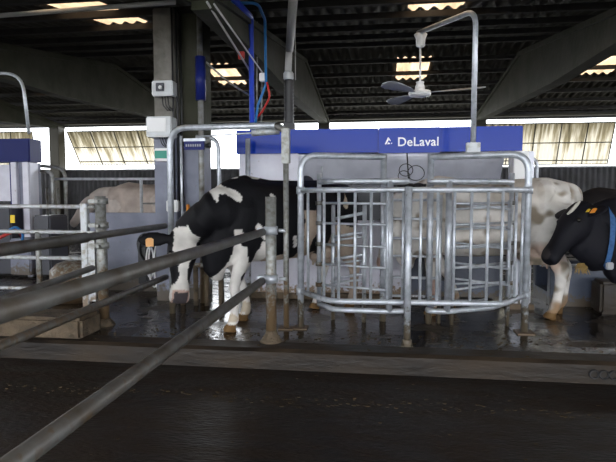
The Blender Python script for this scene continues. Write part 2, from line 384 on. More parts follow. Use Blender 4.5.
# ---------------------------------------------------------------- milking robot
FYF = 6.50
t = thing('milking_robot', (0, 6.9, 0), 'large milking robot with long glossy blue fascia and white side panels', 'milking machine')
fz0, fz1 = 1.80, 2.10
xs = [-1.78, -.03, .70, 1.63]
for i in range(3):
    f = MB().box((xs[i]+.001, FYF - (.02 if i == 1 else 0), fz0+(.0 if i == 1 else .01)), (xs[i+1]-.001, FYF+.9, fz1), .006).build('fascia', 'blue', t)
    if i == 1:
        cu = bpy.data.curves.new('lettering', 'FONT'); cu.body = 'DeLaval'; cu.size = .155; cu.extrude = .003; cu.offset = .0022; cu.space_character = 1.04
        tmp = bpy.data.objects.new('lettering', cu); C.objects.link(tmp); bpy.context.view_layer.update()
        me = bpy.data.meshes.new_from_object(tmp.evaluated_get(bpy.context.evaluated_depsgraph_get())); bpy.data.objects.remove(tmp)
        me.name = 'lettering'; me.materials.clear(); me.materials.append(M['text'])
        w0 = min(v.co.x for v in me.vertices); w1 = max(v.co.x for v in me.vertices); p0 = at(398, 146, Y=FYF-.02); p1 = at(438.5, 146, Y=FYF-.02); s = (p1.x-p0.x)/(w1-w0)
        for v in me.vertices: v.co = V(((v.co.x-w0)*s+p0.x, FYF-.0205-v.co.z*1.0, v.co.y*s+p0.z)) - V(t['_o'])
        o = bpy.data.objects.new('lettering', me); C.objects.link(o); o.parent = f; o.matrix_parent_inverse.identity(); o['label'] = 'white lettering'
        yy = FYF-.0225; ctr = at(388.5, 141, Y=yy); k = .0122
        g = MB()
        def q(*pp): g.prism([(ctr.x+a*k, yy, ctr.z+b*k) for a, b in pp], (0, .003, 0))
        q((-3.6, -3), (-2.2, -3.3), (.4, 1.2), (.2, 3.6), (-.6, 3.6)); q((.5, 3.2), (2.2, .2), (1.5, -.3), (.5, 1.2)); q((-1.2, -3.2), (1.6, -3.0), (1.4, -1.9), (-.4, -1.2))
        q((2.4, -2.2), (3.0, -3.0), (3.6, -2.2), (3.0, -1.4))
        g.build('emblem', 'text', f)
MB().box((-1.75, FYF+.03, 1.82), (1.6, FYF+.85, 2.08)).build('hood_core', 'machine', t)
# inside top panel (curved stainless hood), set back under the fascia
pz = []
for i in range(13):
    a = i/12; pz.append((FYF+.08+.22*math.sin(a*math.pi/2)**2*1.0, 1.80-.36*a))
m = MB(); m.prism([(-1.0, y, z) for y, z in pz]+[(-1.0, 7.3, 1.44), (-1.0, 7.3, 1.80)], (2.45, 0, 0)); m.build('stainless_hood', 'stainless', t)
MB().box((-1.76, 6.56, .07), (-1.0, 7.35, 1.81), .01).build('side_panel', 'panel', t)
MB().box((-1.0, 6.64, .07), (.34, 7.35, .98), .01).build('lower_panel', 'panel', t)
MB().box((-1.0, 6.78, .98), (1.45, 7.35, 1.44)).build('recess', 'machine', t)
MB().box((.34, 6.66, .05), (1.45, 7.35, .98), .01).build('slate_panel', 'slate', t)
MB().box((-1.76, 6.52, 0), (.34, 7.3, .07), .01).build('plinth', 'plinth', t)
m = MB().box((1.50, 6.30, .06), (1.71, 6.62, 1.79), .008); m.build('end_column', 'stainless', t)
MB().box((1.47, 6.22, 1.38), (1.63, 6.40, 1.79), .01).build('corner_box', 'white', t)
m = MB()
for x in (1.49, 1.57, 1.67): m.box((x, 6.27, .05), (x+.02, 6.30, 1.38))
m.build('edge_strip', 'steel', t)
MB().box((1.46, 6.25, 0), (1.74, 6.64, .06), .005).build('foot', 'spangle', t)
# service arm under the cow
ar = MB().box((.52, 6.30, .30), (.86, 6.66, .62), .04); ar.tube([(.60, 6.42, .58), (.70, 6.50, .80), (.80, 6.64, .90)], .05, .06); ar.build('milking_arm', 'black', t)
o = MB().lathe((.58, 6.29, .50), [(.05, 0), (.055, .02), (.055, .10), (.03, .12)], axis=(0, -1, .1)).build('arm_cap', 'bluepipe', t)
MB().tube([at(322, 166, Y=6.5), at(322, 178, Y=6.5)], .012).build('hood_stay', 'steel', t)
# round sensor by the left hoop
s = thing('camera_sensor', at(304, 190, Y=6.45), 'small dark round sensor with white lens ring beside the left hoop', 'sensor')
c = at(305, 184, Y=6.38)
MB().lathe(c+V((0, .14, 0)), [(.10, 0), (.105, .04), (.09, .12)], axis=(0, -1, 0)).build('housing', 'machine', s)
MB().lathe(c+V((0, .018, 0)), [(.036, 0), (.036, .03), (.02, .034)], axis=(0, -1, 0)).build('lens_ring', 'white', s)
MB().lathe(c+V((0, -.012, 0)), [(.018, 0), (.018, .008)], axis=(0, -1, 0)).build('lens', 'black', s)
MB().tube([c+V((0, .1, .0)), c+V((.02, .2, .05)), c+V((.02, .3, .06))], .03).build('bracket', 'machine', s)

# hose bundle looping above the guard
hb = MB()
random.seed(8)
for i in range(6):
    a = at(392+i*1.5, 189-i, Y=5.6); b = at(426-i, 186+i*.7, Y=5.6); mid = at(410, 181+i*2, Y=5.6)
    pts = []
    for k in range(13):
        s_ = k/12; p = a*(1-s_)**2+mid*2*s_*(1-s_)+b*s_*s_; pts.append(p+V((0, .05*math.sin(s_*9+i), .02*math.sin(s_*7+i*2))))
    hb.tube(pts, .011, seg=8)
for (cx, cy, r0) in ((406, 170, .07), (404, 176, .06), (416, 173, .085)):
    c = at(cx, cy, Y=5.6); hb.tube([c+V((r0*math.cos(k/16*6.283), .03*math.sin(k/8*6.283), r0*.9*math.sin(k/16*6.283))) for k in range(16)], .0045, seg=6, closed=True)
hb.tube([at(407, 153, Y=5.6), at(408, 170, Y=5.6), at(409, 190, Y=5.6)], .007, seg=6)
one('hose_bundle', hb, 'black', 'tangled black cables and hoses looped above the middle of the guard', 'hoses')

# ---------------------------------------------------------------- fan and its pole
t = thing('bent_pole', (.95, 5.45, 1.6), 'tall bent pole clamped on the right hoop and carrying the ceiling fan', 'pole')
cz = at(473, 150, Y=5.42)
top = at(473, 10, Y=5.42); end = at(418, 33, Y=6.3)
MB().tube([(cz.x, 5.42, cz.z-.06), (cz.x, 5.42, top.z), end], .026, .16).build('bent_tube', 'steel', t)
m = MB().box((cz.x-.065, 5.385, cz.z-.07), (cz.x-.035, 5.40, cz.z+.07), .003); m.box((cz.x+.035, 5.385, cz.z-.07), (cz.x+.065, 5.40, cz.z+.07), .003); m.box((cz.x-.065, 5.44, cz.z-.07), (cz.x+.065, 5.455, cz.z+.07), .003)
m.box((cz.x-.035, 5.375, cz.z-.07), (cz.x+.035, 5.39, cz.z+.07), .003); m.build('clamp_plate', 'whitegalv', t)
fx, fy = end.x+.03, 6.3
fz = lambda py: at(421, py, Y=6.3).z
t = thing('ceiling_fan', (fx, fy, fz(93)), 'grey three-bladed ceiling fan hanging from the bent pole', 'fan')
MB().lathe((fx, fy, fz(48)), [(.02, 0), (.05, .02), (.055, .10), (.075, .15), (.06, .16)]).build('canopy', 'white', t)
MB().tube([(fx, fy, fz(84)), (fx, fy, fz(47))], .012).build('downrod', 'white', t)
MB().tube([(fx, fy, fz(37)), (fx, fy, fz(31))], .012).build('hook', 'steel', t)
MB().lathe((fx, fy, fz(97)), [(.06, 0), (.12, .015), (.13, .04), (.12, .065), (.055, .075), (.055, .12), (.04, .15), (.05, .17)], 28).build('motor', 'white', t)
for ang, dz in ((-math.radians(20), .0), (math.radians(118), 0), (math.radians(235), 0)):
    d = V((math.cos(ang), math.sin(ang), 0)); sd = V((-d.y, d.x, 0)); up = V((0, 0, 1)); R = []
    c0 = V((fx, fy, fz(93)))
    for s_, w_, tilt in ((.10, .02, 0), (.16, .022, .1), (.24, .05, .25), (.4, .07, .3), (.58, .085, .3), (.68, .07, .3), (.72, .03, .3)):
        sv_ = sd*math.cos(tilt)+up*math.sin(tilt); uv_ = up*math.cos(tilt)-sd*math.sin(tilt)
        R.append((c0+d*s_+up*.0, sv_, uv_, w_, .006))
    MB().loft(R, 14).build('blade', 'grey', t)

# ---------------------------------------------------------------- left race: hoop frame, posts, rails
t = thing('race_frame', (-1.6, 5.4, 0), 'tall rounded galvanised frame over the spotted cow, from column to square post', 'barrier')
A = V((-2.26, 5.56, 0)); B = V((at(286, 200, Y=5.05).x, 5.05, 0))
zt = 2.02
MB().tube([A, A+V((0, 0, zt)), V((-1.0, 5.12, zt-.05))], .033, .22).build('bent_tube', 'steel', t)
MB().box((B.x-.038, B.y-.038, 1.60), (B.x+.038, B.y+.038, 1.93), .006).build('square_sleeve', 'spangle', t)
MB().tube([B, (B.x, B.y, 1.61)], .027).build('front_leg', 'spangle', t)
MB().tube([(-1.0, 5.12, zt-.05), (B.x+.02, B.y, 1.9)], .034).build('corner_brace', 'oldsteel', t)
a = at(252, 133, Y=5.2); b = at(279, 131, Y=5.2); MB().tube([a, b], .032).build('spring_cylinder', 'whitegalv', t)
MB().tube([at(205, 136, Y=5.4), a], .008, seg=6).build('spring_rod', 'steel', t)
MB().box((B.x-.07, B.y-.07, 0), (B.x+.07, B.y+.07, .012)).build('foot_plate', 'spangle', t)
a = at(181, 136, Y=5.5); MB().tube([(a.x, 5.5, .9), (a.x, 5.5, a.z)], .014, seg=8).build('thin_upright', 'steel', t)
t = thing('curved_pipe', (-1.9, 6.1, 0), 'curved grey pipe bending down behind the neck of the spotted cow', 'pipe')
MB().tube([at(196, 137, Y=6.1), at(218, 138, Y=6.1), (at(221, 160, Y=6.1).x, 6.1, 0)], .026, .15).build('bent_tube', 'steel', t)
MB().lathe(at(207, 140, Y=6.1)-V((0, 0, .05)), [(.05, 0), (.05, .08)]).build('coupling', 'oldsteel', t)
t = thing('blue_sign', at(194, 150, Y=5.45), 'small blue plate with faint white marks hung beside the frame', 'sign')
a = at(184, 150, Y=5.45); b = at(204, 141, Y=5.45)
MB().box((a.x, 5.45, a.z), (b.x, 5.47, b.z), .003).build('plate', 'blueold', t)
m = MB()
for i in range(7): x = a.x+.02+i*.025; m.box((x, 5.446, a.z+.035), (x+.014, 5.4495, a.z+.06))
m.build('mark', 'grey', t)
MB().box((a.x-.01, 5.455, b.z), (b.x+.01, 5.475, b.z+.03), .003).build('hanger_bar', 'steel', t)
one('stall_upright', MB().tube([(at(248, 170, Y=6.35).x, 6.35, 0), (at(248, 170, Y=6.35).x, 6.35, 1.98)], .030), 'steel', 'grey upright pipe rising behind the shoulders of the spotted cow', 'pipe')

# near post with two long rails
t = thing('gate_post', (-.95, 4.47+.12, 0), 'thick galvanised gate post at the kerb in front of the spotted cow', 'post')
px_, py_ = -.95, 4.59
MB().tube([(px_, py_, 0), (px_, py_, 1.285)], .048, seg=18).build('shaft', 'spangle', t)
m = MB().lathe((px_, py_, 0), [(.11, 0), (.085, .02), (.056, .07), (.050, .1)]); m.build('muck_cone', 'plinth', t)
ZA, ZB_ = at(262, 231, Y=4.5).z, at(262, 280, Y=4.5).z
for z in (ZA, ZB_):
    m = MB().tube([(px_, py_, z-.035), (px_, py_, z+.035)], .062, seg=16); m.box((px_-.12, py_-.03, z-.022), (px_-.03, py_+.03, z+.022), .006); m.tube([(px_+.07, py_, z+.0), (px_+.13, py_, z)], .016, seg=8); m.build('clamp', 'steel', t)
def rail(p0, pix, r, name, label, ext=1.15):
    """straight rail from p0 (at a post) toward the camera side; pix = a pixel its far end passes, same height"""
    q = at(*pix, Z=p0.z); d = (q-p0)*ext
    return one(name, MB().tube([p0, p0+d], r, seg=16), 'railsteel', label, 'rail')
p = at(263, 232, Y=4.56); p.x = min(p.x, px_-.04)
rail(p, (0, 312), .033, 'barrier_rail', 'upper long dull rail running from the near gate post out of frame left')
p = at(262, 281, Y=4.56)
rail(p, (15, 462), .034, 'barrier_rail', 'lowest long dull rail running from the near gate post to the bottom left corner', 1.25)
p = at(165, 226, Y=5.5)
o = rail(p, (0, 250), .031, 'barrier_rail', 'topmost of the long rails, ending at the tall frame by the column', 1.3)
q0 = p.lerp(at(0, 250, Z=p.z), .62); q1 = p.lerp(at(0, 250, Z=p.z), 1.32)
MB().tube([q0, q1], .042, seg=16).build('sleeve', 'railsteel', o)
p = at(166, 277, Y=5.5)
rail(p, (0, 346), .031, 'barrier_rail', 'dull rail under the upper long rail, ending below the cow\'s ear', 1.3)
p = at(92, 268, Y=4.7)
rail(p, (0, 301), .030, 'barrier_rail', 'short brown rail ending at the blotchy left post', 1.3)

t = thing('gate_post', (-2.73, 4.95, 0), 'blotchy galvanised post with clamps left of the column, beside the pale gate', 'post')
MB().tube([(-2.73, 4.95, 0), (-2.74, 4.95, 1.29)], .052, seg=18).build('shaft', 'spangle', t)
for z in (1.24, 1.0, .80, .45):
    m = MB().tube([(-2.73, 4.95, z-.03), (-2.73, 4.95, z+.03)], .066, seg=16)
    m.box((-2.86, 4.92, z-.02), (-2.78, 4.98, z+.02), .005); m.tube([(-2.72, 4.88, z), (-2.72, 4.84, z)], .014, seg=8); m.build('clamp', 'spangle', t)
MB().lathe((-2.73, 4.95, 0), [(.11, 0), (.09, .03), (.056, .07)]).build('muck_cone', 'plinth', t)
t = thing('pale_gate', (-3.6, 5.0, 0), 'pale galvanised gate of level bars at the left edge of the picture', 'gate')
gx = lambda px: at(px, 230, Y=5.0).x
gz = lambda py: at(60, py, Y=5.0).z
MB().box((gx(82), 4.97, .16), (gx(88.5), 5.03, gz(203.5)), .006).build('end_stile', 'whitegalv', t)
for py in (206.5, 232, 258, 289): MB().tube([(gx(84), 5.0, gz(py)), (gx(84)-2.4, 5.0, gz(py))], .021 if py != 289 else .018).build('bar', 'whitegalv', t)
MB().tube([(gx(38), 5.0, gz(289)), (gx(38), 5.0, gz(232))], .028).build('upright', 'spangle', t)
m = MB().prism([(gx(88.5), 4.98, gz(231)), (gx(95), 4.98, gz(231)), (gx(95), 4.98, gz(300)), (gx(88.5), 4.98, gz(300))], (0, .04, 0)); m.build('latch_plate', 'whitegalv', t)
for py in (207, 234): MB().tube([(gx(88), 5.0, gz(py)), (gx(97), 4.98, gz(py-1))], .02).build('hinge_arm', 'spangle', t)
one('concrete_plinth', MB().box((-5.6, KY+.05, -.02), (-2.66, KY+.42, .19), .03), 'plinth', 'rough tan concrete plinth at the kerb under the pale gate', 'plinth')

# low muddy barrier behind the cow's head
t = thing('low_barrier', (-1.8, 5.95, 0), 'low muddy barrier with short posts behind the head of the spotted cow', 'barrier')
yb = 6.0
xx = [at(px, 300, Y=yb).x for px in (183, 196, 207, 221, 234)]
for x in xx: MB().tube([(x, yb, 0), (x, yb, .47)], .030, seg=10).build('post', 'plinth', t)
MB().tube([(xx[0]-.05, yb, .47), (xx[-1]+.08, yb, .49)], .028).build('top_bar', 'oldsteel', t)

# ---------------------------------------------------------------- cables, pipes, boxes on the column
def ebox(name, x0, y0, x1, y1, m, label, cat, depth=.14, Y=6.19):
    a = at(x0, y1, Y=Y-depth); b = at(x1, y0, Y=Y-depth)
    t = thing(name, ((a.x+b.x)/2, Y-depth/2, a.z), label, cat)
    MB().box((a.x, Y-depth, a.z), (b.x, Y, b.z), .012).build('casing', m, t)
    return t, a, b
t, a, b = ebox('switch_box', 151.5, 80, 172.5, 96, 'box', 'grey switch box with a rotary switch, topmost of the boxes on the column', 'switch')
MB().box((a.x+.06, 6.03, a.z+.05), (a.x+.16, 6.05, b.z-.03), .006).build('switch_plate', 'machine', t)
MB().lathe(((a.x*.52+b.x*.48), 6.03, (a.z+b.z)/2), [(.02, 0), (.02, .03), (.014, .035)], axis=(0, -1, 0)).build('knob', 'white', t)
m = MB()
for i in range(3): m.tube([(a.x+.10+.035*i, 6.12, a.z+.005), (a.x+.11+.035*i, 6.12, a.z-.10), (a.x+.16+.03*i, 6.15, a.z-.16)], .007, .05, seg=6)
m.build('cable', 'black', t)
t, a, b = ebox('control_cabinet', 146, 116, 171, 137, 'box', 'pale grey control cabinet on the column, below the switch box', 'cabinet', .2)
MB().box((a.x+.015, 5.982, a.z+.06), (b.x-.06, 5.992, b.z-.02), .004).build('cover', 'white', t)
m = MB()
for i in range(4): m.tube([(a.x+.12+.03*i, 6.1, a.z+.005), (a.x+.15+.03*i, 6.1, a.z-.08), (a.x+.20+.02*i, 6.15, a.z-.12)], .006, .05, seg=6)
m.build('cable', 'black', t)
t, a, b = ebox('small_panel', 154, 148, 168.5, 161, 'white', 'small white box with a green label on the column', 'panel', .08)
MB().box((a.x+.01, 6.105, a.z+.03), (b.x-.02, 6.112, b.z-.03), .002).build('sticker', 'green', t)
t, a, b = ebox('junction_box', 166, 200, 177.5, 212, 'white', 'small white socket box low on the column behind the frame', 'box', .08)
for i, (dx, lb) in enumerate(((0, 'left black cable running down the big column'), (.035, 'middle black cable running down the big column'), (.07, 'right black cable running down the big column'))):
    one('column_cable', MB().tube([(-2.46+dx*.9, 6.17+dx*1.6, 3.5), (-2.455+dx*.9, 6.17+dx*1.6, 1.1)], .012, seg=8), 'black', lb, 'cable', 'cables on the column')
one('orange_float', MB().lathe(at(188, 213, Y=5.9), [(.012, 0), (.02, .01), (.02, .09), (.012, .1)]), 'orange', 'small orange cylinder hanging beside the column', 'marker')

t = thing('vertical_pipe', (-2.0, 6.15, 0), 'grey vertical pipe with a thick blue sleeve, right of the column', 'pipe')
xp = at(200, 60, Y=6.15).x
MB().tube([(xp, 6.15, .0), (xp, 6.15, 3.45)], .034).build('shaft', 'oldsteel', t)
MB().tube([(xp+.01, 6.13, at(201, 100, Y=6.1).z), (xp+.01, 6.13, at(201, 56, Y=6.1).z)], .06, seg=18).build('sleeve', 'blueold', t)
Yp = 6.6
one('blue_pipe', MB().tube([at(232, -3, Y=5.3), at(251, 17, Y=6.2), at(252, 122, Y=Yp), at(252, 132, Y=Yp)], .032, .05), 'bluepipe', 'thick bright blue pipe coming down to the robot', 'pipe')
one('blue_hose', MB().tube([at(196, 6, Y=5.7), at(215, 3, Y=5.75), at(258, 3, Y=5.8), at(265, 20, Y=6.1), at(266, 84, Y=6.5), at(258, 105, Y=6.55), at(254, 133, Y=6.6)], .016, .10), 'bluehose', 'thin blue hose curving over and down beside the blue pipe', 'hose')
one('red_hose', MB().tube([at(267, 82, Y=6.46), at(270, 97, Y=6.5), at(262, 112, Y=6.55), at(255, 120, Y=6.6)], .013, .12), 'red', 'red hose curling down beside the blue hose', 'hose')
for q, (x1, x2) in enumerate(((257, 257), (262, 261))):
    one('conduit', MB().tube([at(x1, 22+q*50, Y=6.7), at(x2, 134, Y=6.7)], .012, seg=8), 'oldsteel', ('left' if q == 0 else 'right')+' thin grey conduit between the blue pipe and blue hose', 'conduit')
one('hose_clip', MB().box(at(259, 81, Y=6.45), at(266, 74, Y=6.53), .008), 'white', 'small white clip on the blue hose', 'clip')
one('diagonal_cable', MB().tube([at(207, 2, Y=4.8), at(250, 71, Y=6.5)], .011, seg=8), 'pvc', 'pale cable slanting down to the blue pipe, left of a pair', 'cable')
one('diagonal_cable', MB().tube([at(214, 4, Y=4.8), at(262, 72, Y=6.5)], .009, seg=8), 'pvc', 'pale cable slanting down past the blue pipe, right of a pair', 'cable')
one('sagging_cable', MB().tube([at(206, 62, Y=6.1), at(228, 82, Y=6.2), at(252, 97, Y=6.55)], .012, .3, seg=8), 'oldsteel', 'dark cable sagging from the blue sleeve to the blue pipe', 'cable')
one('red_tag', MB().box(at(238, 59, Y=6.3), at(245, 52, Y=6.34), .005), 'red', 'small red tag on the slanting pale cable', 'tag')
t = thing('exhaust_duct', at(290, 128, Y=6.7), 'pale tapering duct with a ribbed black lower section above the robot', 'duct')
MB().tube([at(293.5, -5, Y=5.55), at(289.5, 50, Y=6.7)], .050, seg=16).build('upper_pipe', 'pvc', t)
MB().tube([at(289.3, 48, Y=6.7), at(288, 72, Y=6.7)], .044, seg=16).build('elbow_pipe', 'pvc', t)
MB().lathe(at(288.5, 80, Y=6.7), [(.055, 0), (.065, .02), (.065, .08), (.05, .1)]).build('collar', 'box', t)
m = MB(); z0 = at(289, 124, Y=6.7).z; z1 = at(289, 80, Y=6.7).z; pr = []
for i in range(25): pr.append((.058+(.006 if i % 2 else 0), (z1-z0)*i/24))
m.lathe((at(289, 100, Y=6.7).x, 6.7, z0), pr); m.build('ribbed_section', 'black', t)
MB().box((at(284, 126, Y=6.7).x, 6.63, 2.1), (at(295, 126, Y=6.7).x, 6.77, z0+.01), .01).build('base_block', 'black', t)
one('wire_drop', MB().tube([at(295, 10, Y=6.9), at(295.5, 80, Y=6.9)], .006, seg=6), 'pvc', 'thin hanging wire right of the pale duct', 'wire')
one('overhead_conduit', MB().tube([at(-12, 16.5, Y=5.75), at(175, 2, Y=5.65)], .026, seg=12), 'pvc', 'long level conduit crossing the roof at the top left', 'conduit')
one('bent_vent_pipe', MB().tube([at(-12, 73, Y=6.8), at(22, 74, Y=6.8), at(29, 134, Y=6.8)], .022, .28), 'steel', 'thin bent pipe rising over the second robot at the far left', 'pipe')

# coil and hoses hung on the low wall behind the cow's ear
t = thing('black_coil', at(147, 262, Y=6.65), 'coil of black hose hung on the low wall behind the cow\'s ear', 'hose coil')
for i in range(4):
    c = at(146+i, 244+i*2, Y=6.78-.035*i); R = .115+.008*i
    MB().tube([c+V((R*math.cos(k/24*6.283), 0, R*1.15*math.sin(k/24*6.283))) for k in range(24)], .019, seg=8, closed=True).build('coil_turn', 'black', t)
m = MB().box(at(138, 285, Y=6.70), at(150, 246, Y=6.80), .02); m.build('bracket', 'black', t)
t = thing('white_hoses', at(155, 280, Y=6.5), 'looped white milk hoses hanging low on the wall below the black coil', 'hoses')
for i, (px, w_, h_) in enumerate(((150, .05, .20), (154, .07, .30), (160, .08, .34), (165, .06, .26))):
    c = at(px, 262+i*2, Y=6.5-.03*i)
    MB().tube([c+V((w_*math.cos(k/20*6.283), 0, h_*math.sin(k/20*6.283))) for k in range(20)], .012, seg=8, closed=True).build('hose_loop', 'white', t)
# small things behind the left gate
t = thing('tank', at(72, 300, Y=6.0), 'low mucky grey tank behind the pale gate', 'tank')
c = at(75, 300, Y=6.1); c.z = 0
MB().lathe(c, [(.26, 0), (.28, .05), (.28, .38), (.20, .46), (.08, .5)], 24).build('body', 'spangle', t)
MB().lathe(c+V((0, 0, .5)), [(.07, 0), (.07, .05), (.05, .06)], 16).build('cap', 'grey', t)

# ---------------------------------------------------------------- second robot, far left
t = thing('milking_robot', (-6.0, 8.3, 0), 'second milking robot with dark blue fascia at the left edge, partly out of frame', 'milking machine')
x2 = at(30, 162, Y=7.9).x
MB().box((-8.0, 7.88, 1.83), (x2+.01, 8.2, 2.2), .012).build('fascia', 'blueold', t)
rx = lambda px: at(px, 190, Y=7.95).x
MB().box((rx(24), 7.96, .0), (rx(30), 8.18, 1.83), .006).build('end_panel', 'stainless', t)
MB().box((rx(24), 7.92, .35), (rx(30), 7.96, 1.83), .006).build('white_strip', 'panel', t)
MB().box((rx(12), 7.93, .5), (rx(17.5), 8.1, 1.83), .006).build('white_strip', 'panel', t)
MB().box((rx(17.5), 8.0, .3), (rx(24), 8.4, 1.83)).build('mid_panel', 'bluewall', t)
MB().box((rx(9), 7.98, .3), (rx(12), 8.4, 1.83)).build('blue_edge', 'blueold', t)
MB().box((-8, 8.1, 1.2), (rx(8), 8.6, 1.80), .01).build('display_panel', 'panel', t)
MB().box((-8, 7.7, .05), (rx(20), 8.4, 1.12), .02).build('lower_casing', 'machine', t)
MB().box((rx(22), 7.6, .05), (rx(42), 8.2, .62), .02).build('step_casing', 'bluewall', t)
MB().box((rx(42), 7.7, .05), (rx(58), 8.2, .98), .02).build('side_casing', 'machine', t)
a = at(10.5, 223, Y=7.69); b = at(14.5, 215, Y=7.69); MB().box((a.x, 7.685, a.z), (b.x, 7.70, b.z), .001).build('sticker', 'yellow', t)
one('red_hose', MB().tube([at(-10, 244, Y=6.8), at(3, 236, Y=6.8), at(18, 229, Y=6.9), at(22, 236, Y=7.0)], .024, .15), 'red', 'red hose arching in front of the second robot', 'hose')
one('blue_hose', MB().tube([at(8, 231, Y=6.75), at(16, 226, Y=6.75), at(23, 233, Y=6.8), at(22, 245, Y=6.8)], .018, .12), 'bluehose', 'short blue hose lying over the red hose at the far left', 'hose')
# tubular hoops behind
for i, (pp, Y, lb) in enumerate((([(41, 166), (65, 168), (66, 240)], 8.6, 'taller rounded tube frame right of the second robot'), ([(41, 171), (52, 172), (52.5, 240)], 8.3, 'shorter rounded tube frame close to the second robot'))):
    p = [at(*q, Y=Y) for q in pp]; p[2] = V((p[1].x, Y, 0)); one('tube_frame', MB().tube(p, .030, .22), 'oldsteel', lb, 'barrier')
for px, lb in ((47, 'thin upright tube nearest the second robot'), (58, 'thin upright tube between the two rounded frames')):
    q = at(px, 188, Y=8.8); one('upright_tube', MB().tube([(q.x, 8.8, 0), q], .022), 'oldsteel', lb, 'post')
t = thing('cow_barrier', (-4.6, 8.4, 0), 'thin barrier with one high rail in front of the far pale cow', 'barrier')
a = at(54, 179, Y=8.4); b = at(186, 179, Y=8.4)
MB().tube([a, b], .022).build('top_rail', 'steel', t)
for px in (141,): x = at(px, 180, Y=8.4).x; MB().tube([(x, 8.4, 0), (x, 8.4, a.z)], .026).build('upright', 'steel', t)
x = at(141, 180, Y=8.4).x; z = at(141, 203.5, Y=8.4).z; MB().tube([(x, 8.4, z), (b.x, 8.4, z)], .016).build('lower_rail', 'oldsteel', t)
t = thing('far_barrier', (2.6, 8.6, 0), 'small rounded tube behind the rump of the white cow', 'barrier')
MB().tube([at(520, 158, Y=7.6), at(537, 158, Y=7.6), (at(538, 170, Y=7.6).x, 7.6, 0)], .024, .12).build('bent_tube', 'steel', t)

# feed trough at the right
t = thing('feed_trough', (2.9, 6.7, 0), 'low grey-blue concrete trough wall at the right edge below the black cow', 'trough')
z = .47
MB().box((1.98, 6.5, 0), (4.6, 6.62, z), .01).build('front_wall', 'slate', t)
MB().box((1.98, 7.1, 0), (4.6, 7.22, z), .01).build('rear_wall', 'slate', t)
MB().box((1.98, 6.62, 0), (4.6, 7.1, .15)).build('bottom', 'slate', t)
MB().tube([(1.85, 6.47, z+.02), (4.6, 6.47, z+.02)], .018).build('edge_tube', 'steel', t)
a = at(599, 300, Y=6.15)
one('concrete_kerbstone', MB().box((a.x, 6.1, 0), (a.x+1.4, 6.4, .36), .03), 'kerb', 'dark concrete block at the right edge, standing on the platform', 'block')
# drain pipes in the kerb at the right end
for i, px in enumerate((594, 604, 614)):
    a = at(px, 377, Y=KY-.01)
    one('drain_pipe', MB().lathe((a.x, KY+.04, -.10), [(.038, 0), (.038, .06), (.028, .06), (.028, .02)], axis=(0, -1, 0)), 'black', ('leftmost', 'middle', 'rightmost')[i]+' of three dark drain openings in the kerb at lower right', 'drain', 'drain openings in the kerb')

# ---------------------------------------------------------------- cows
def furmat():
    m = bpy.data.materials.new('cow_hide'); m.use_nodes = True; n = m.node_tree.nodes; l = m.node_tree.links; b = n['Principled BSDF']
    a = n.new('ShaderNodeAttribute'); a.attribute_name = 'hide'
    geo = n.new('ShaderNodeTexCoord'); t = n.new('ShaderNodeTexNoise'); t.inputs['Scale'].default_value = 6; t.inputs['Detail'].default_value = 8; l.new(geo.outputs['Object'], t.inputs[0])
    r = n.new('ShaderNodeMapRange'); r.inputs[1].default_value = .35; r.inputs[2].default_value = .7; r.inputs[3].default_value = 1.0; r.inputs[4].default_value = .72; l.new(t.outputs[0], r.inputs[0])
    x = n.new('ShaderNodeMix'); x.data_type = 'RGBA'; x.blend_type = 'MULTIPLY'; x.inputs[0].default_value = 1; l.new(a.outputs['Color'], x.inputs[6]); l.new(r.outputs[0], x.inputs[7])
    l.new(x.outputs[2], b.inputs['Base Color']); b.inputs['Roughness'].default_value = .62; b.inputs['Specular IOR Level'].default_value = .16
    t2 = n.new('ShaderNodeTexNoise'); t2.inputs['Scale'].default_value = 60; t2.inputs['Detail'].default_value = 4; l.new(geo.outputs['Object'], t2.inputs[0])
    bp = n.new('ShaderNodeBump'); bp.inputs['Strength'].default_value = .25; bp.inputs['Distance'].default_value = .01; l.new(t2.outputs[0], bp.inputs['Height']); l.new(bp.outputs[0], b.inputs['Normal'])
    return m
M['hide'] = furmat()
XA, YA, ZA_ = V((1, 0, 0)), V((0, 1, 0)), V((0, 0, 1))

def head_basis(poll, muz, upref):
    f = (muz-poll).normalized(); u = (upref-f*upref.dot(f)).normalized(); s = u.cross(f).normalized()   # s = animal's left
    return f, u, s
def limb(mb, pts):                    # pts: (x,y,z, rx(fore-aft), ry(side))
    R = []
    for i, p in enumerate(pts):
        a = V(pts[max(i-1, 0)][:3]); b = V(pts[min(i+1, len(pts)-1)][:3]); d = (b-a).normalized()
        fwd = (XA-d*XA.dot(d)).normalized(); sd = d.cross(fwd)
        R.append((V(p[:3]), fwd, sd, p[3], p[4]))
    mb.loft(R, 16)
def smooth_pts(pts, n=3):
    """Catmull-Rom through the tuples"""
    P = [pts[0]]+list(pts)+[pts[-1]]; out = []
    for i in range(1, len(P)-2):
        for k in range(n):
            t = k/n; out.append(tuple(.5*((2*b)+(-a+c)*t+(2*a-5*b+4*c-d)*t*t+(-a+3*b-3*c+d)*t**3) for a, b, c, d in zip(P[i-1], P[i], P[i+1], P[i+2])))
    out.append(pts[-1]); return out
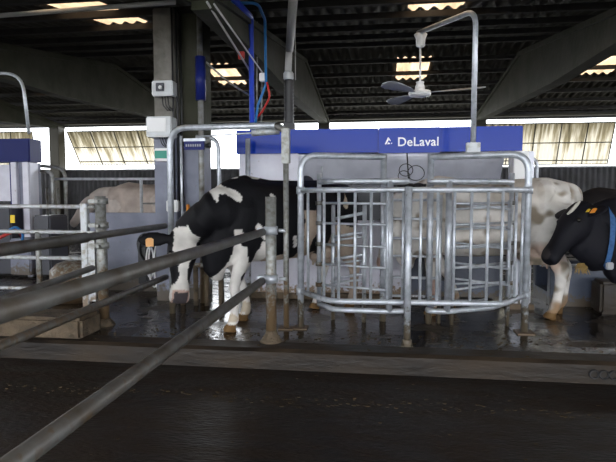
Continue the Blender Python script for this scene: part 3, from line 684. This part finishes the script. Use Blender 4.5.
def make_cow(loc, heading, scale, label, paint, poll, muz, upref, neck_mid=None, legs=None, vox=.014, hs=1.0, udder=True, ear=(.0, .0), tail=True, ear_len=.24, neck_w=1.0, neck_h=1.0, group=None, hips=0.0):
    """poll, muz, upref in the cow's own frame (x forward, y left, z up)."""
    root = thing('cow', loc, label, 'cow', group)
    mb = MB()
    T = [(-.90, 1.24, .10, .07), (-.87, 1.20, .17, .13), (-.76, 1.14, .26, .20), (-.60, 1.08, .34, .255), (-.42, 1.05, .37, .29), (-.15, 1.02, .39, .335), (.10, 1.01, .395, .35), (.34, 1.015, .40, .32), (.55, 1.035, .41, .265), (.70, 1.0, .41, .235), (.82, .95, .37, .20), (.91, .90, .27, .12)]
    mb.loft([(V((x, 0, z)), YA, ZA_, w, h, .92) for x, z, h, w in smooth_pts(T, 3)], 28)
    # spine ridge, hook bones, withers
    mb.loft([(V((x, 0, z)), YA, ZA_, .07, .05) for x, z in ((-.86, 1.33), (-.6, 1.395), (-.2, 1.375), (.2, 1.375), (.5, 1.42), (.66, 1.38))], 12)
    for s in (1, -1):
        mb.loft([(V((-.56, s*.10, 1.36)), XA, ZA_, .10, .05), (V((-.54, s*.22, 1.31)), XA, ZA_, .08, .06), (V((-.52, s*.275, 1.24)), XA, ZA_, .05, .05)], 12)
        mb.loft([(V((-.90, s*.09, 1.24)), YA, ZA_, .04, .05), (V((-.80, s*.12, 1.20)), YA, ZA_, .08, .12)], 12)
        # shoulder blade mass
        mb.loft([(V((.50, s*.16, 1.34)), XA, YA, .08, .04), (V((.56, s*.20, 1.15)), XA, YA, .15, .07), (V((.62, s*.20, .95)), XA, YA, .17, .08), (V((.60, s*.17, .78)), XA, YA, .10, .07)], 14)
    L = dict(fl=(0, 0), fr=(0, 0), hl=(0, 0), hr=(0, 0)); L.update(legs or {})
    for key, s in (('fl', 1), ('fr', -1)):
        dx, kn = L[key]
        pts = smooth_pts([(.60, s*.17, 1.0, .15, .085), (.57, s*.175, .80, .115, .08), (.60+dx*.3+kn*.5, s*.165, .62, .075, .062), (.62+dx*.6+kn, s*.16, .46, .055, .052), (.62+dx*.75+kn*.7, s*.155, .40, .052, .05), (.61+dx*.85, s*.15, .30, .043, .041), (.61+dx, s*.15, .17, .043, .042), (.615+dx, s*.15, .115, .052, .05), (.64+dx, s*.15, .06, .042, .045), (.655+dx, s*.15, .035, .062, .054), (.66+dx, s*.15, .0, .07, .058)], 2)
        limb(mb, pts)
    for key, s in (('hl', 1), ('hr', -1)):
        dx, kn = L[key]
        pts = smooth_pts([(-.62, s*.15, 1.16, .24, .10), (-.60, s*.19, .95, .21, .105), (-.58+dx*.15, s*.19, .78, .155, .09), (-.66+dx*.4, s*.17, .64, .095, .065), (-.73+dx*.7, s*.155, .53, .085, .055), (-.75+dx*.8, s*.15, .46, .072, .052), (-.735+dx*.9, s*.15, .34, .052, .044), (-.715+dx, s*.15, .20, .048, .044), (-.70+dx, s*.15, .135, .056, .052), (-.675+dx, s*.15, .07, .043, .046), (-.655+dx, s*.15, .035, .062, .055), (-.645+dx, s*.15, .0, .07, .06)], 2)
        limb(mb, pts)
    mb.loft([(V((.56, 0, .74)), YA, XA, .10, .16), (V((.74, 0, .66)), YA, XA, .12, .15), (V((.84, 0, .62)), YA, XA, .09, .10), (V((.88, 0, .58)), YA, XA, .04, .05)], 16)
    mb.loft([(V((.80, 0, .98)), YA, XA, .15, .13), (V((.84, 0, .74)), YA, XA, .14, .12), (V((.83, 0, .56)), YA, XA, .10, .10), (V((.80, 0, .47)), YA, XA, .04, .05)], 16)
    if udder:
        mb.loft([(V((-.60, 0, .78)), YA, XA, .13, .14), (V((-.53, 0, .68)), YA, XA, .17, .20), (V((-.50, 0, .60)), YA, XA, .15, .18), (V((-.50, 0, .54)), YA, XA, .08, .11)], 18)
        for tx in (-.60, -.42):
            for s in (1, -1): mb.loft([(V((tx, s*.07, .60)), XA, YA, .022, .022), (V((tx, s*.08, .50)), XA, YA, .014, .014)], 10)
    if tail:
        tp = smooth_pts([(-.84, 0, 1.34, .035), (-.91, 0, 1.30, .032), (-.93, 0, 1.15, .026), (-.92, 0, .98, .022), (-.89, 0, .86, .02)] if tail == 'short' else [(-.84, 0, 1.34, .035), (-.92, 0, 1.30, .032), (-.955, 0, 1.15, .026), (-.955, .0, .9, .022), (-.94, 0, .7, .022), (-.94, 0, .55, .045), (-.93, 0, .42, .02)], 3)
        mb.tube([p[:3] for p in tp], [p[3] for p in tp], seg=10)
    # neck and head
    f, u, s = head_basis(poll, muz, upref); k = hs
    back = poll-u*.10*k-f*.03*k
    nb = V((.62, 0, 1.10)); mid = neck_mid or (nb+back)/2+V((0, 0, .02))
    N = [(*nb, .20*neck_w, .30), (*(nb.lerp(mid, .5)), .17*neck_w, .265*neck_h**.5), (*mid, .135*neck_w, .22*neck_h), (*(mid.lerp(back, .55)), .115*neck_w, .175*neck_h), (*back, .10*k, .13*k)]
    NP = smooth_pts(N, 3); R = []
    for i, p in enumerate(NP):
        d = (V(NP[min(i+1, len(NP)-1)][:3])-V(NP[max(i-1, 0)][:3])).normalized()
        w_ = i/(len(NP)-1); sdv = (YA*(1-w_)+s*w_); sdv = (sdv-d*sdv.dot(d)).normalized(); upv = d.cross(sdv)*1.0
        R.append((V(p[:3]), sdv, upv, p[3], p[4]))
    mb.loft(R, 24)
    H = smooth_pts([(-.07, -.085, .075, .07), (-.03, -.085, .105, .09), (.04, -.095, .118, .118), (.12, -.105, .122, .135), (.19, -.108, .116, .13), (.27, -.104, .092, .108), (.36, -.098, .074, .086), (.43, -.096, .074, .076), (.49, -.098, .084, .074), (.535, -.105, .080, .062), (.56, -.112, .058, .042)], 2)
    mb.loft([(poll+f*t*k+u*c*k, s, u, w_*k, h*k, .88) for t, c, w_, h in H], 24)
    for sg in (1, -1):   # brow and cheek
        mb.loft([(poll+(f*.08+u*-.03+s*sg*.085)*k, f, u, .05*k, .035*k), (poll+(f*.16+u*-.035+s*sg*.105)*k, f, u, .05*k, .035*k)], 10)
        # ear
        e0 = poll+(f*.03+s*sg*.085-u*.06)*k; dr = (s*sg*1.0+f*ear[0]+u*ear[1]).normalized(); ax = f if abs(f.dot(dr)) < .8 else u; ax = (ax-dr*ax.dot(dr)).normalized(); th = dr.cross(ax)
        EL = ear_len
        mb.loft([(e0+dr*EL*q*k, ax, th, w_*k, h*k) for q, w_, h in ((0, .03, .028), (.2, .042, .024), (.4, .062, .02), (.65, .068, .016), (.85, .05, .014), (1.0, .015, .011))], 14)
    me = mb.mesh('body'); ob = bpy.data.objects.new('body', me); C.objects.link(ob)
    rm = ob.modifiers.new('r', 'REMESH'); rm.mode = 'VOXEL'; rm.voxel_size = vox/scale; rm.use_smooth_shade = True
    sm = ob.modifiers.new('s', 'SMOOTH'); sm.iterations = 5 if vox < .02 else 2; sm.factor = .5
    dg = bpy.context.evaluated_depsgraph_get(); m2 = bpy.data.meshes.new_from_object(ob.evaluated_get(dg)); bpy.data.objects.remove(ob)
    m2.name = 'cow_body'; m2.materials.clear(); m2.materials.append(M['hide'])
    at_ = m2.color_attributes.new('hide', 'FLOAT_COLOR', 'POINT')
    for i, v in enumerate(m2.vertices):
        d = v.co-poll; hl = V((d.dot(f)/k, d.dot(s)/k, d.dot(u)/k))    # head-local: along face, left, up
        at_.data[i].color = (*paint(v.co, hl), 1)
    body = bpy.data.objects.new('body', m2); C.objects.link(body); body.parent = root
    root.rotation_euler = (0, 0, heading); root.scale = (scale,)*3; root['_o'] = (0, 0, 0)
    for sg in (1, -1):
        c = poll+(f*.155-u*.035+s*sg*.112)*k
        MB().lathe(c, [(.001, -.02*k), (.014*k, -.014*k), (.02*k, 0), (.014*k, .014*k), (.001, .02*k)], 12, axis=s).build('eye', 'eye', root)
    return root, (f, u, s, k)
def ear_tag(root, B, poll, sg, ear, q, col, size=.055, ear_len=.24, upoff=.0, side=1):
    f, u, s, k = B; dr = (s*sg+f*ear[0]+u*ear[1]).normalized()
    ax = (f-dr*f.dot(dr)).normalized(); th = dr.cross(ax)
    if th.dot(u) < 0: th = -th
    c = poll+(f*.03+s*sg*.085-u*.06)*k+dr*ear_len*q*k+th*.022*k*side
    o = MB().prism([c+ax*a*size+dr*b*size for a, b in ((-.15, -.25), (-.15, .25), (.05, .5), (1.0, .5), (1.0, -.5), (.05, -.5))], th*.004).build('ear_tag', col, root); o['label'] = {'tan': 'amber', 'orange': 'orange', 'yellow': 'yellow'}[col]+' ear tag'

def nz(p, s=3.0, o=0): return noise.noise(V(p)*s+V((o, o*2, 0)))
def blob(p, c, r, n=.25, s=6):
    d = V([(p[i]-c[i])/r[i] for i in range(3)]); return d.length+nz(p, s)*n < 1
WH = (.72, .69, .65); WD = (.52, .44, .34); BK = (.006, .006, .008); PINK = (.55, .38, .32); HF = (.16, .09, .035); MUCK = (.20, .13, .06)

# cow 1: black and white, facing the camera
h1 = math.radians(226); s1 = 1.02; org1 = V((-.98, 5.52, 0))
Rm = Matrix.Rotation(-h1, 3, 'Z')
def loc1(p): return (Rm @ (V(p)-org1))/s1
poll1 = loc1(at(186, 235, Y=4.80)); muz1 = loc1(at(181.5, 306, Y=4.66))
up1 = Rm @ V((.66, -1, .12))
def cap(p, a, b, r, n=.3):
    """inside a capsule in the side view (x, z)"""
    ax, az = a; bx, bz = b; dx, dz = bx-ax, bz-az; t = max(0, min(1, ((p.x-ax)*dx+(p.z-az)*dz)/(dx*dx+dz*dz+1e-9)))
    return math.hypot(p.x-ax-dx*t, p.z-az-dz*t)+nz(p, 14)*r*n < r
def paint1(p, h):
    x, y, z = p
    if z < .075: return HF
    if h[0] > -.13 and h[0] < .65 and abs(h[1]) < .16 and h[2] > -.30 and h[2] < .12 and (p-poll1).length < .75:
        if h[0] > .47 and abs(h[1]) < .058: return (.06, .05, .055)
        if h[0] > .45: return PINK if abs(h[1]) < .07 else WH
        w = .094 if h[0] < .13 else (.094-.58*(h[0]-.13) if h[0] < .23 else (.038 if h[0] < .36 else .038+.6*(h[0]-.36)))
        if abs(h[1]) < w+nz(p, 12)*.012 and h[2] > -.075 and h[0] > -.06: return WH
        if h[0] > .41: return WH
        return BK
    if (p-poll1).length < .46: return BK
    if x < -.38 and z < .98+nz(p, 5)*.1 and y > -.1: return (.50, .40, .32) if nz(p, 4, 3) > -.2 else WD
    if z < .60+nz(p, 4)*.06 and (x > .2 or x < -.45):
        if x > .2 and y > 0 and blob(p, (.62, .20, .50), (.05, .1, .045), .3): return BK
        if z < .22 and nz(p, 9, 3) > .05: return WD
        return WH
    if x > .42 and z < (.93 if x > .62 else .79)+nz(p, 6)*.16-.22*math.exp(-((x-.56)/.05)**2)*(1 if y > .05 else 0): return WH if nz(p, 9, 5) > -.4 else BK
    if y > -.15 and (cap(p, (.92, 1.24), (.86, 1.36), .03) or cap(p, (.86, 1.37), (.70, 1.26), .045) or cap(p, (.80, 1.38), (.84, 1.33), .05)): return WH
    if blob(p, (.62, .02, 1.46), (.06, .07, .05), .5) or blob(p, (.40, .02, 1.45), (.08, .06, .04), .5): return WH
    if y > 0 and (cap(p, (.52, .98), (.44, .88), .028) or cap(p, (.43, .80), (.42, .66), .045) or cap(p, (.13, .86), (.10, .78), .022) or cap(p, (.35, 1.27), (.33, 1.25), .02)): return WH
    if z < .68+nz(p, 6, 9)*.10 and -.6 < x < .45: return (.50, .40, .32)
    if y > .05 and -.13+nz(p, 6)*.06 < x < .03+nz(p, 7, 3)*.06 and z < 1.12: return (.50, .40, .32)
    if blob(p, (-.60, .2, 1.22), (.05, .2, .08), .6): return WD
    return BK
cow1, B1 = make_cow(org1, h1, s1, 'black and white cow facing the camera with lowered head and white blaze', paint1, poll1, muz1, up1, neck_mid=V((.88, .06, 1.10)),
    legs=dict(fl=(.10, .02), fr=(-.22, 0), hl=(-.1, 0), hr=(.15, 0)), hs=1.12, ear=(.10, -.25), ear_len=.29, neck_w=1.3)
ear_tag(cow1, B1, poll1, -1, (.10, -.25), .66, 'tan', .07, .29)
ear_tag(cow1, B1, poll1, 1, (.10, -.25), .60, 'orange', .06, .29)

# cow 2: white, standing in the milking box, facing left
def mixc(a, b, t): t = max(0, min(1, t)); return tuple(x+(y-x)*t for x, y in zip(a, b))
def paint2(p, h):
    x, y, z = p
    if z < .07: return HF
    if (p-V((1.15, 0, .6))).length < .8 and h[0] > .44 and abs(h[1]) < .2: return PINK
    c = mixc(WH, (.60, .54, .47), (nz(p, 1.4, 3)+.1)*1.2) if -.5 < x < .7 else WH
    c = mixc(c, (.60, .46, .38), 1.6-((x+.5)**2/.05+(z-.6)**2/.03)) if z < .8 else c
    c = mixc(c, (.27, .225, .17), (nz(p, 9.0, 7)-.20+(.10 if z < .8 else 0))*3.5)
    c = mixc(c, (.44, .40, .34), (nz(p, 3.6, 17)-.08)*1.5)
    if x < -.78 and z > 1.05: c = mixc(c, (.25, .19, .12), (nz(p, 9, 4)+.25)*1.5)
    if z < .45: c = mixc(c, (.34, .22, .13), (.24-z)*7+nz(p, 10, 4)*1.2)
    return c
cow2, B2 = make_cow((1.14, 5.98, 0), math.pi, 1.03, 'white cow standing in the milking box, rump to the right of the guard', paint2, V((1.02, 0, 1.02)), V((1.18, .0, .50)), V((1, 0, .35)), legs=dict(hl=(.03, 0), hr=(-.13, 0), fl=(-.08, 0), fr=(-.33, 0)), neck_mid=V((.86, 0, 1.10)), tail='short')
# cow 3: black, head entering at the right
s3 = .96; org3 = V((3.03, 5.42, 0)); h3 = math.radians(180); Rm3 = Matrix.Rotation(-h3, 3, 'Z')
def loc3(p): return (Rm3 @ (V(p)-org3))/s3
poll3 = loc3(at(576, 205, Y=5.36)); muz3 = loc3(at(540, 253, Y=5.14))
up3 = Rm3 @ V((-.80, -.30, .55))
BK3 = (.008, .008, .012)
def paint3(p, h):
    if p.z < .07: return HF
    if (p-muz3).length < .09: return (.035, .03, .03)
    return BK3
EAR3 = (-.05, -.05)
cow3, B3 = make_cow(org3, h3, s3, 'black cow with blue collar and orange ear tag at the right edge', paint3, poll3, muz3, up3, neck_mid=V((.98, 0, .93)), hs=1.16, ear=EAR3, ear_len=.2, neck_w=1.2, neck_h=1.6)
# collar
f3, u3, sd3, k3 = B3
inv = lambda p: loc3(p)
ca = inv(at(606.5, 202, Y=5.42)); cb = inv(at(601, 268, Y=5.42)); cc = (ca+cb)/2; half = (ca-cb)/2; axis = V((0, 1, 0)); pts = []
nr = axis.cross(half).normalized()
vs = []; fs = []
for i in range(40):
    a = 6.28318*i/40; c = cc+half*1.05*math.cos(a)+axis*.20*math.sin(a); rad = (half.normalized()*math.cos(a)+axis*math.sin(a))
    for w_, r_ in ((-.024, 0), (.024, 0), (.024, .006), (-.024, .006)): vs.append(c+nr*w_+rad*r_)
for i in range(40):
    j = (i+1) % 40
    for q in range(4): fs.append([i*4+q, i*4+(q+1) % 4, j*4+(q+1) % 4, j*4+q])
co = MB().add(vs, fs).build('collar', 'strap', cow3); co['label'] = 'blue webbing collar'
bx = cc-half*.86+axis*.16
MB().box(bx-V((.035, -.02, .035)), bx+V((.035, .05, .035)), .01).build('collar_buckle', 'grey', co)
# near ear is the animal's left (+y): tag it
ear_tag(cow3, B3, poll3, 1, EAR3, .50, 'orange', .055, .2)
ear_tag(cow3, B3, poll3, 1, EAR3, .22, 'yellow', .035, .2)
hb3 = poll3+(f3*-.0+sd3*.06+u3*-.0)*k3
ha, hz = inv(at(568, 215, Y=5.28)), inv(at(580, 201, Y=5.26))
hn = MB().tube([ha, ha.lerp(hz, .35), ha.lerp(hz, .75), hz], [.017, .019, .017, .010], seg=10).build('horn', 'horn', cow3); hn['label'] = 'pale horn'
st = MB()
mzw = at(585, 268, Y=5.1)
random.seed(3)
for i in range(90):
    a = at(581+random.uniform(-3, 3), 263, Y=5.12+random.uniform(-.03, .03)); d = V((random.uniform(-.03, .06), random.uniform(-.03, .03), -random.uniform(.03, .11)))
    st.tube([a, a+d], .0022, seg=4)
o = one('straw_wisp', st, 'straw', 'wisp of yellow straw hanging below the black cow\'s jaw', 'straw'); o['kind'] = 'stuff'

# far cows
def paint4(p, h):
    if p.z < .07: return HF
    if nz(p, 3.0, 2) > .52: return (.03, .025, .025)
    return (.62, .55, .50) if nz(p, 2, 5) < .1 else (.50, .42, .37)
make_cow((-4.15, 9.5, 0), math.pi, 1.05, 'pale pinkish cow standing behind the low wall left of the column', paint4, V((1.30, .05, 1.18)), V((1.62, .1, .78)), V((.5, .3, .8)), vox=.022, neck_mid=V((1.0, 0, 1.16)))
def paint5(p, h): return (.02, .017, .018)
make_cow((4.15, 9.6, 0), math.pi, .98, 'dark cow far behind the black cow at the right edge', paint5, V((1.30, .05, 1.05)), V((1.5, .1, .62)), V((.6, .3, .7)), vox=.03, neck_mid=V((1.0, 0, 1.10)))

# muck
random.seed(11)
mk = MB()
def blobm(x, y, z, r):
    a0 = random.uniform(0, 6); vs = []; n_ = 7
    for rr, zz in ((1, 0), (.7, .35)):
        for q in range(n_):
            k_ = rr*r*random.uniform(.6, 1.2); vs.append((x+k_*1.6*math.cos(a0+q*6.283/n_), y+k_*math.sin(a0+q*6.283/n_), z+zz*r))
    mk.add(vs, [[q, (q+1) % n_, n_+(q+1) % n_, n_+q] for q in range(n_)]+[[n_+q for q in range(n_)]])
for i_ in range(420):
    x = random.uniform(-3.5, 3.0); blobm(x, 3.72+.03*math.sin(x*3)+random.gauss(0, .05), AZ-.002, random.uniform(.004, .014))
for i_ in range(220): blobm(random.uniform(-3.5, 3), random.uniform(2.0, 4.3), AZ-.002, random.uniform(.004, .011))
for i_ in range(260): blobm(random.uniform(-2.6, 2.6), random.gauss(4.75, .16), 0, random.uniform(.004, .013)) 
mo = one('muck', mk, 'dung', 'yellow-brown muck crumbs scattered along the alley and platform edge', 'muck'); mo['kind'] = 'stuff'
# clean helper properties
for o in bpy.data.objects:
    if '_o' in o: del o['_o']

# ---------------------------------------------------------------- light: overcast sky through openings, daylight from the open side behind
W = bpy.data.worlds.new('overcast_sky'); bpy.context.scene.world = W; W.use_nodes = True
bg = W.node_tree.nodes['Background']; bg.inputs[0].default_value = (.93, .96, 1.0, 1); bg.inputs[1].default_value = 3.0
vs_ = bpy.context.scene.view_settings
vs_.view_transform = 'Standard'; vs_.look = 'None'; vs_.gamma = 1; vs_.exposure = 1.42
try: bpy.context.scene.cycles.max_bounces = 10; bpy.context.scene.cycles.use_denoising = True
except Exception: pass
